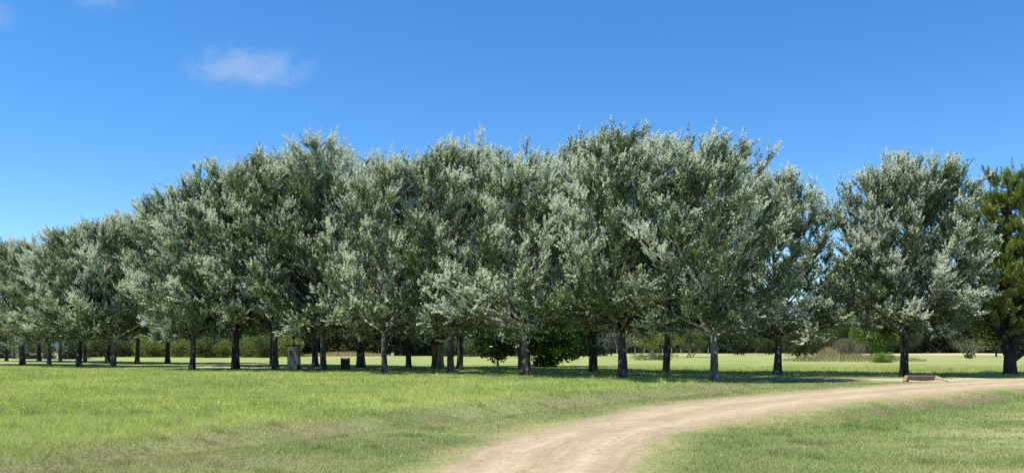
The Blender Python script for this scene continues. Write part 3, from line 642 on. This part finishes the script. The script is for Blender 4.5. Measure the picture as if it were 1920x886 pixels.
# ------------------------------------------------------------------ the pine at the right edge
def pine():
    r = np.random.default_rng(77); H = 12.4
    root = empty('pine_tree', (0, 0, 0), 0, 'dark forked pine with upright yellow green needle shoots at the right edge', 'tree')
    tb = MB(); tb.tube([[.03, 0, -.1], [0, 0, .15], [-.03, 0, .6], [0, 0, 1.1], [.05, 0, 1.6]], [.46, .38, .33, .32, .3], 12, (1, 1, 1), True, .15, r)
    limbs = []
    def limb(pts, r0, r1):
        P = spline(pts, 14); tb.tube(P, np.linspace(r0, r1, 14), 8, cap=False); limbs.append((P, r1))
    limb([(-.05, 0, 1.3), (-.35, .1, 2.4), (-.55, .1, 4.2), (-.4, 0, 7), (-.15, 0, 10), (0, 0, 12.0)], .30, .04)
    limb([(.1, 0, 1.4), (.35, -.1, 2.6), (.7, -.1, 4.6), (1.1, 0, 7.4), (1.3, 0, 10.9)], .27, .04)
    limb([(.15, 0, .9), (.8, .1, 1.35), (1.7, .2, 2.1), (3, .3, 3.4), (4.2, .3, 6)], .2, .04)
    limb([(0, 0, 1.5), (-.1, .6, 2.8), (-.7, 1.2, 5), (-1.2, 1.6, 8), (-1.3, 1.6, 10.4)], .22, .04)
    limb([(0, 0, 1.6), (.3, .9, 3.1), (1.7, 1.4, 6), (2.2, 1.4, 9.6)], .2, .04)
    limb([(-.05, 0, 1.5), (-.7, -.3, 2.3), (-1.5, -.6, 3.6), (-2.1, -.6, 5.6)], .12, .03)
    SB, SD, SL = [], [], []
    for li, (P, _) in enumerate(limbs):
        L = np.linalg.norm(np.diff(P, axis=0), axis=1).sum(); nb = int(L*7)
        for k in range(nb):
            t = .18+.82*(k+r.random())/nb; i = t*13; j = min(int(i), 12); p = P[j]+(P[j+1]-P[j])*(i-j)
            zrel = p[2]/H; az = k*2.4+r.normal()*.4
            bl = (2.7*np.interp(zrel, [0, .3, .6, .85, 1], [.7, 1, .98, .78, .4]))*r.uniform(.6, 1.1)
            out = np.array([math.cos(az), math.sin(az), 0]); q = p+out*bl+[0, 0, bl*r.uniform(-.05, .55)]
            m = p*.5+q*.5+[0, 0, -.12*bl]; Bz = bez(p, m, q, 6); tb.tube(Bz, np.linspace(.04, .008, 6), 4, cap=False)
            bare = np.interp(p[2], [2, 3.5, 6.5], [.05, .35, 1.0]); ns = int((5+bl*10)*bare)
            for s in range(ns):
                u = .3+.7*r.random()**.7; ii = u*5; jj = min(int(ii), 4); b = Bz[jj]+(Bz[jj+1]-Bz[jj])*(ii-jj)
                d = unit(unit(Bz[jj+1]-Bz[jj])*.5+r.normal(size=3)*.35+[0, 0, .6+.09*max(0, b[2]-5)]); l = r.uniform(.25, .6)*(1+.05*max(0, b[2]-5))
                tb.tube([b, b+d*l], [.008, .004], 3, cap=False)
                SB.append(b); SD.append(unit(d+[0, 0, .35])); SL.append(l)
    for k in range(140):
        P, _ = limbs[r.integers(0, 5)]; b = P[-1]+r.normal(size=3)*[.75, .75, .5]; SB.append(b); SD.append(unit(np.array([r.normal()*.12, r.normal()*.12, 1.]))); SL.append(r.uniform(.45, .85))
    SB = np.array(SB); SD = np.array(SD); SL = np.array(SL); per = 62; idx = np.repeat(np.arange(len(SB)), per); n = len(idx)
    t = .2+.85*r.random(n); Pn = SB[idx]+SD[idx]*(SL[idx]*t)[:, None]; A = SD[idx]*(.55+.5*t)[:, None]+r.normal(size=(n, 3))*.38
    S = .15+.12*r.random(n); cc = c3(.18, .235, .055)*(.6+.9*r.random(n))[:, None]; y_ = (r.random(n) < .35*t)
    cc[y_] = c3(.40, .48, .12)*(.7+.5*r.random(y_.sum()))[:, None]
    leaf_quads('crown', Pn, A, S, .12, cc, M_needle, root, r)
    tb.build('trunk', M_bark_dark, root, True)
    return root
o = pine(); o.scale = (1.05, 1, .95); x, y = wp(1893, 701.5); o.location = (x, y, gz(x, y)); o.rotation_euler = (0, 0, 0)

# ------------------------------------------------------------------ pedestals with lanterns, bin, culvert, marker, fence, house
def pedestal(px, py, topy, wpx, seed, flare, label, mat, ridged):
    r = np.random.default_rng(seed); x, y = wp(px, py); H = (py-topy)*y/F; w_ = wpx*y/F/2
    root = empty('stone_pedestal', (x, y, gz(x, y)), 0, label, 'pedestal', 'stump shaped pedestals with a lantern on top')
    n = 40; m = 22; V = []
    for i in range(m):
        u = i/(m-1.); z = -.08+(H+.08)*u
        for k in range(n):
            a = 2*math.pi*k/n
            sq = 1/max(abs(math.cos(a)), abs(math.sin(a)))**.35
            rr = w_*(.9+flare*math.exp(-u*5)+.05*u)*sq/1.1
            rr *= 1+ridged*math.sin(a*7+2.5*u+seed)*(1-.5*u)+.05*math.sin(a*3+4*u)+.035*(r.random()-.5)
            V.append((rr*math.cos(a), rr*math.sin(a), z))
    Fc = [(i*n+k, i*n+(k+1) % n, (i+1)*n+(k+1) % n, (i+1)*n+k) for i in range(m-1) for k in range(n)]+[tuple((m-1)*n+k for k in range(n))]
    mesh_obj('body', V, Fc, mat, root, np.ones((len(V), 3)), True)
    b = MB(); n2 = 28
    prof = [(w_*1.0, H-.015), (w_*1.12, H+.01), (w_*1.14, H+.075), (w_*1.05, H+.10)]
    Vc = [(pr*math.cos(2*math.pi*k/n2)*(1+.02*math.sin(5*k)), pr*math.sin(2*math.pi*k/n2), z) for pr, z in prof for k in range(n2)]
    Fc = [(i*n2+k, i*n2+(k+1) % n2, (i+1)*n2+(k+1) % n2, (i+1)*n2+k) for i in range(3) for k in range(n2)]+[tuple(range(n2))[::-1], tuple(3*n2+k for k in range(n2))]
    mesh_obj('cap_slab', Vc, Fc, M_stone_dark, root, np.ones((len(Vc), 3)))
    b = MB(); b.tube([[0, 0, H+.09], [0, 0, H+.13], [0, 0, H+.15], [0, 0, H+.5]], [.09, .09, .035, .03], 10); b.build('lantern_post', M_iron, root)
    b = MB(); b.tube([[0, 0, H+.48], [0, 0, H+.52], [0, 0, H+.8]], [.05, .09, .15], 6); b.tube([[0, 0, H+.8], [0, 0, H+.82], [0, 0, H+.93], [0, 0, H+1.0]], [.19, .19, .07, .015], 6)
    b.build('lantern', M_iron, root)
pedestal(551, 693, 648.5, 28, 3, .12, 'pale mottled stump shaped stone pedestal with a dark lantern on top, left one', M_stone, .03)
pedestal(820.5, 690.5, 644.0, 24, 8, .38, 'dark furrowed stump shaped pedestal with flared roots and a lantern, right one', rough_mat('furrowed_stump', (.05, .04, .028), (.40, .33, .23), 3.4, (1, 1, .16), bump=1, bscale=9, spots=((.5, .45, .34), 2.2, .63, (1, 1, .3)), pos=(.38, .66)), .09)
x, y = wp(647.5, 694.3); root = empty('litter_bin', (x, y, gz(x, y)), .12, 'square dark wooden litter bin standing in the shade', 'bin')
b = MB(); b.box(-.23, .23, -.23, .23, .02, .8)
b.build('liner', M_stone_dark, root)
for sx in (-1, 1):
    for sy in (-1, 1): b = MB(); b.box(sx*.265-.035, sx*.265+.035, sy*.265-.035, sy*.265+.035, 0, .86); b.build('corner_post', M_wood, root)
b = MB()
for k in range(4):
    u0 = -.225+k*.114; u1 = u0+.104
    b.box(u0, u1, -.275, -.25, .05, .83); b.box(u0, u1, .25, .275, .05, .83); b.box(-.275, -.25, u0, u1, .05, .83); b.box(.25, .275, u0, u1, .05, .83)
b.build('slats', M_wood, root)
b = MB(); b.box(-.3, .3, -.3, -.2, .862, .89); b.box(-.3, .3, .2, .3, .862, .89); b.box(-.3, -.2, -.198, .198, .862, .89); b.box(.2, .3, -.198, .198, .862, .89); b.build('rim', M_wood, root)
# brick culvert headwall
root = empty('brick_culvert', (20.75, 43.35, 0), -.05, 'low brick culvert headwall with splayed wing walls beside the gravel path', 'culvert')
b = MB(); b.box(-.66, -.3, -.1, .12, -.35, .16); b.box(.3, .66, -.1, .12, -.35, .16); b.box(-.3, .3, -.1, .12, -.02, .16); b.box(-.3, .3, .1, .12, -.35, -.02); b.build('headwall', M_brick, root)
b = MB(); b.box(-.72, .72, -.125, .15, .162, .205); b.build('coping', rough_mat('worn_coping', (.26, .16, .11), (.40, .29, .21), 9, bump=.4), root)
def wing(sx):
    b = MB(); x0 = sx*.662; x1 = sx*1.0; t = .13*sx
    V = [(x0, -.1, -.35), (x0+t, -.02, -.35), (x1+t, -.62, -.35), (x1, -.7, -.35), (x0, -.1, .2), (x0+t, -.02, .2), (x1+t, -.62, -.02), (x1, -.7, -.02)]
    Fc = [(0, 1, 2, 3), (4, 7, 6, 5), (0, 3, 7, 4), (1, 5, 6, 2), (3, 2, 6, 7), (0, 4, 5, 1)]
    b.add(V, Fc); b.build('wing_wall', M_brick if sx < 0 else rough_mat('sunlit_brick_tint', (.34, .24, .17), (.5, .4, .3), 7, bump=.5), root)  # right wing paler: the sunlight on it is put into its brick colour
wing(-1); wing(1)
b = MB(); t = np.linspace(0, 2*math.pi, 15)[:-1]
V = [(.2*math.cos(a), -.103, -.2+.16*math.sin(a)) for a in t]+[(.25*math.cos(a), -.103, -.2+.2*math.sin(a)) for a in t]+[(.25*math.cos(a), .09, -.2+.2*math.sin(a)) for a in t]+[(.2*math.cos(a), .09, -.2+.16*math.sin(a)) for a in t]
Fc = []
for s0, s1 in ((0, 14), (14, 28), (28, 42), (42, 0)): Fc += [(s0+k, s0+(k+1) % 14, s1+(k+1) % 14, s1+k) for k in range(14)]
b.add(V, Fc); b.build('pipe', M_stone_dark, root)
# white marker block
x, y = wp(736, 668.3); root = empty('marker_block', (x, y, 0), .1, 'small white block with a dark post behind it far across the meadow', 'marker')
b = MB(); b.box(-.24, .24, -.15, .15, -.05, .72); b.build('block', M_white, root)
b = MB(); b.box(-.3, .3, -.16, .2, .722, .95); b.box(-.05, .05, .22, .32, -.05, 1.9); b.build('post', M_iron, root)
# wire fence across the far meadow
xa, ya = wp(1105, 663.2); root = empty('wire_fence', (xa, ya, 0), 0, 'wire fence on pale wooden posts across the far meadow', 'fence')
L_ = 30.0; npst = 15
for k in range(npst):
    b = MB(); u = k*L_/(npst-1); b.tube([[u, 0, -.1], [u+.03, 0, 1.35]], [.09, .08], 7); b.build('post', rough_mat('weathered_post', (.4, .38, .33), (.6, .58, .52), 5, bump=.3) if k == 0 else bpy.data.materials['weathered_post'], root)
b = MB()
for z in (.4, .8, 1.2): b.tube([[0, -.09, z], [L_, -.09, z]], [.012, .012], 4)
b.build('wires', M_iron, root)
# white building at the left
yb = 121.0; xa = (-75-960)/F*yb; s_ = yb/F
root = empty('white_building', (xa, yb+3.5, 0), R(-16), 'long low white building behind the poplars at the left edge', 'building')
W_ = 204*s_; b = MB()
wins = [(72*s_, 84*s_), (103*s_, 112*s_), (128*s_, 156*s_), (166*s_, 176*s_)]; cur = 0
for (u0, u1) in wins:
    b.box(cur, u0, 0, .25, -.1, 3.3); cur = u1
    b.box(u0, u1, 0, .25, -.1, .75); b.box(u0, u1, 0, .25, 2.5, 3.3)
b.box(cur, W_, 0, .25, -.1, 3.3); b.box(0, .25, .252, 3, -.1, 3.3); b.box(W_-.25, W_, .252, 3, -.1, 3.3); b.box(.252, W_-.252, 2.75, 3, -.1, 3.3)
b.build('wall', M_plaster, root)
b = MB(); b.box(-.4, W_+.4, -.5, 3.4, 3.302, 3.55); b.build('roof', M_roof, root)
for (u0, u1) in wins:
    b = MB(); f = .06
    b.box(u0, u1, .08, .16, .752, .752+f); b.box(u0, u1, .08, .16, 2.5-f, 2.498); b.box(u0, u0+f, .08, .16, .752+f, 2.5-f); b.box(u1-f, u1, .08, .16, .752+f, 2.5-f)
    um = (u0+u1)/2; b.box(um-.03, um+.03, .08, .16, .752+f, 2.5-f)
    wf = b.build('window', M_white, root); b = MB(); b.box(u0+f, u1-f, .11, .13, .752+f, 2.498-f); b.build('pane', M_pane, wf)
# small leaning bare tree by the building
x, y = wp(29, 672.3); root = empty('leaning_tree', (x, y, 0), 0, 'dark bare stems leaning from one root before the white building', 'tree')
b = MB(); b.tube([[0, 0, -.05], [-.5, 0, .35], [-1.4, .1, .62], [-2.8, .1, .95]], [.16, .13, .09, .04], 7)
b.tube([[0, 0, -.05], [-.2, 0, .6], [-.35, 0, 1.6], [-.6, .1, 3.2]], [.13, .1, .07, .04], 7); b.tube([[-.35, 0, 1.5], [0, .1, 2.2], [.3, .1, 3.2]], [.05, .04, .02], 5); b.build('trunk', M_bark_dark, root, True)

# ------------------------------------------------------------------ clouds
def cloud_mat():
    m, n, out = new_mat('cloud_vapour')
    tc = nnode(n, 'ShaderNodeTexCoord'); oi = nnode(n, 'ShaderNodeObjectInfo')
    ln = nnode(n, 'ShaderNodeVectorMath', operation='LENGTH'); n.links.new(tc.outputs['Object'], ln.inputs[0])
    nz = nnode(n, 'ShaderNodeTexNoise', noise_dimensions='4D'); nz.inputs['Scale'].default_value = 2.3; nz.inputs['Detail'].default_value = 6; nz.inputs['Roughness'].default_value = .62
    mpp = nnode(n, 'ShaderNodeMapping'); mpp.inputs['Scale'].default_value = (1.7, 1, .8); n.links.new(tc.outputs['Object'], mpp.inputs[0]); n.links.new(mpp.outputs[0], nz.inputs['Vector'])
    ad = nnode(n, 'ShaderNodeMath', operation='ADD'); ad.inputs[1].default_value = 2.3; n.links.new(oi.outputs['Random'], ad.inputs[0]); n.links.new(ad.outputs[0], nz.inputs['W'])
    fall = nnode(n, 'ShaderNodeMath', operation='MULTIPLY_ADD'); fall.inputs[1].default_value = -.55; fall.inputs[2].default_value = .12; n.links.new(ln.outputs['Value'], fall.inputs[0])
    sm = nnode(n, 'ShaderNodeMath', operation='ADD'); n.links.new(nz.outputs['Fac'], sm.inputs[0]); n.links.new(fall.outputs[0], sm.inputs[1])
    rg = nnode(n, 'ShaderNodeMapRange'); rg.inputs['From Min'].default_value = .24; rg.inputs['From Max'].default_value = .42; rg.inputs['To Min'].default_value = 0; rg.inputs['To Max'].default_value = 1; n.links.new(sm.outputs[0], rg.inputs['Value'])
    dn = nnode(n, 'ShaderNodeMath', operation='MULTIPLY'); n.links.new(rg.outputs[0], dn.inputs[0])
    at_ = nnode(n, 'ShaderNodeAttribute', attribute_name='density_scale', attribute_type='OBJECT'); n.links.new(at_.outputs['Fac'], dn.inputs[1])
    pv = nnode(n, 'ShaderNodeVolumePrincipled'); pv.inputs['Color'].default_value = (.93, .91, .89, 1); pv.inputs['Anisotropy'].default_value = 0
    n.links.new(dn.outputs[0], pv.inputs['Density']); n.links.new(pv.outputs[0], out.inputs['Volume']); return m
MC = cloud_mat()
def cloud(px, py, wx, hz, dens, label):
    Yc = 1900.; x = (px-960)/F*Yc; z = CH+(HOR-py)/F*Yc
    V = []; 
    for i in range(9):
        for k in range(16):
            th = math.pi*i/8; ph = 2*math.pi*k/16; V.append((math.sin(th)*math.cos(ph), math.sin(th)*math.sin(ph), math.cos(th)))
    Fc = [(i*16+k, i*16+(k+1) % 16, (i+1)*16+(k+1) % 16, (i+1)*16+k) for i in range(8) for k in range(16)]
    me = bpy.data.meshes.new('cloud'); me.from_pydata(V, [], Fc)
    import bmesh
    bm = bmesh.new(); bm.from_mesh(me); bmesh.ops.remove_doubles(bm, verts=bm.verts, dist=1e-4); bmesh.ops.recalc_face_normals(bm, faces=bm.faces); bm.to_mesh(me); bm.free()
    me.materials.append(MC); o = bpy.data.objects.new('cloud', me); C.objects.link(o); o.location = (x, Yc, z)
    o.scale = (wx*Yc/F/2, 60, hz*Yc/F/2); o['density_scale'] = dens; tag(o, label, 'cloud')
cloud(466, 128, 360, 118, .0048, 'small ragged pinkish white cloud in the blue sky, upper left')
cloud(186, -2, 190, 60, .002, 'faint wisp of cloud cut by the top edge')
cloud(-5, 30, 120, 90, .002, 'faint wisp of cloud cut by the left edge')
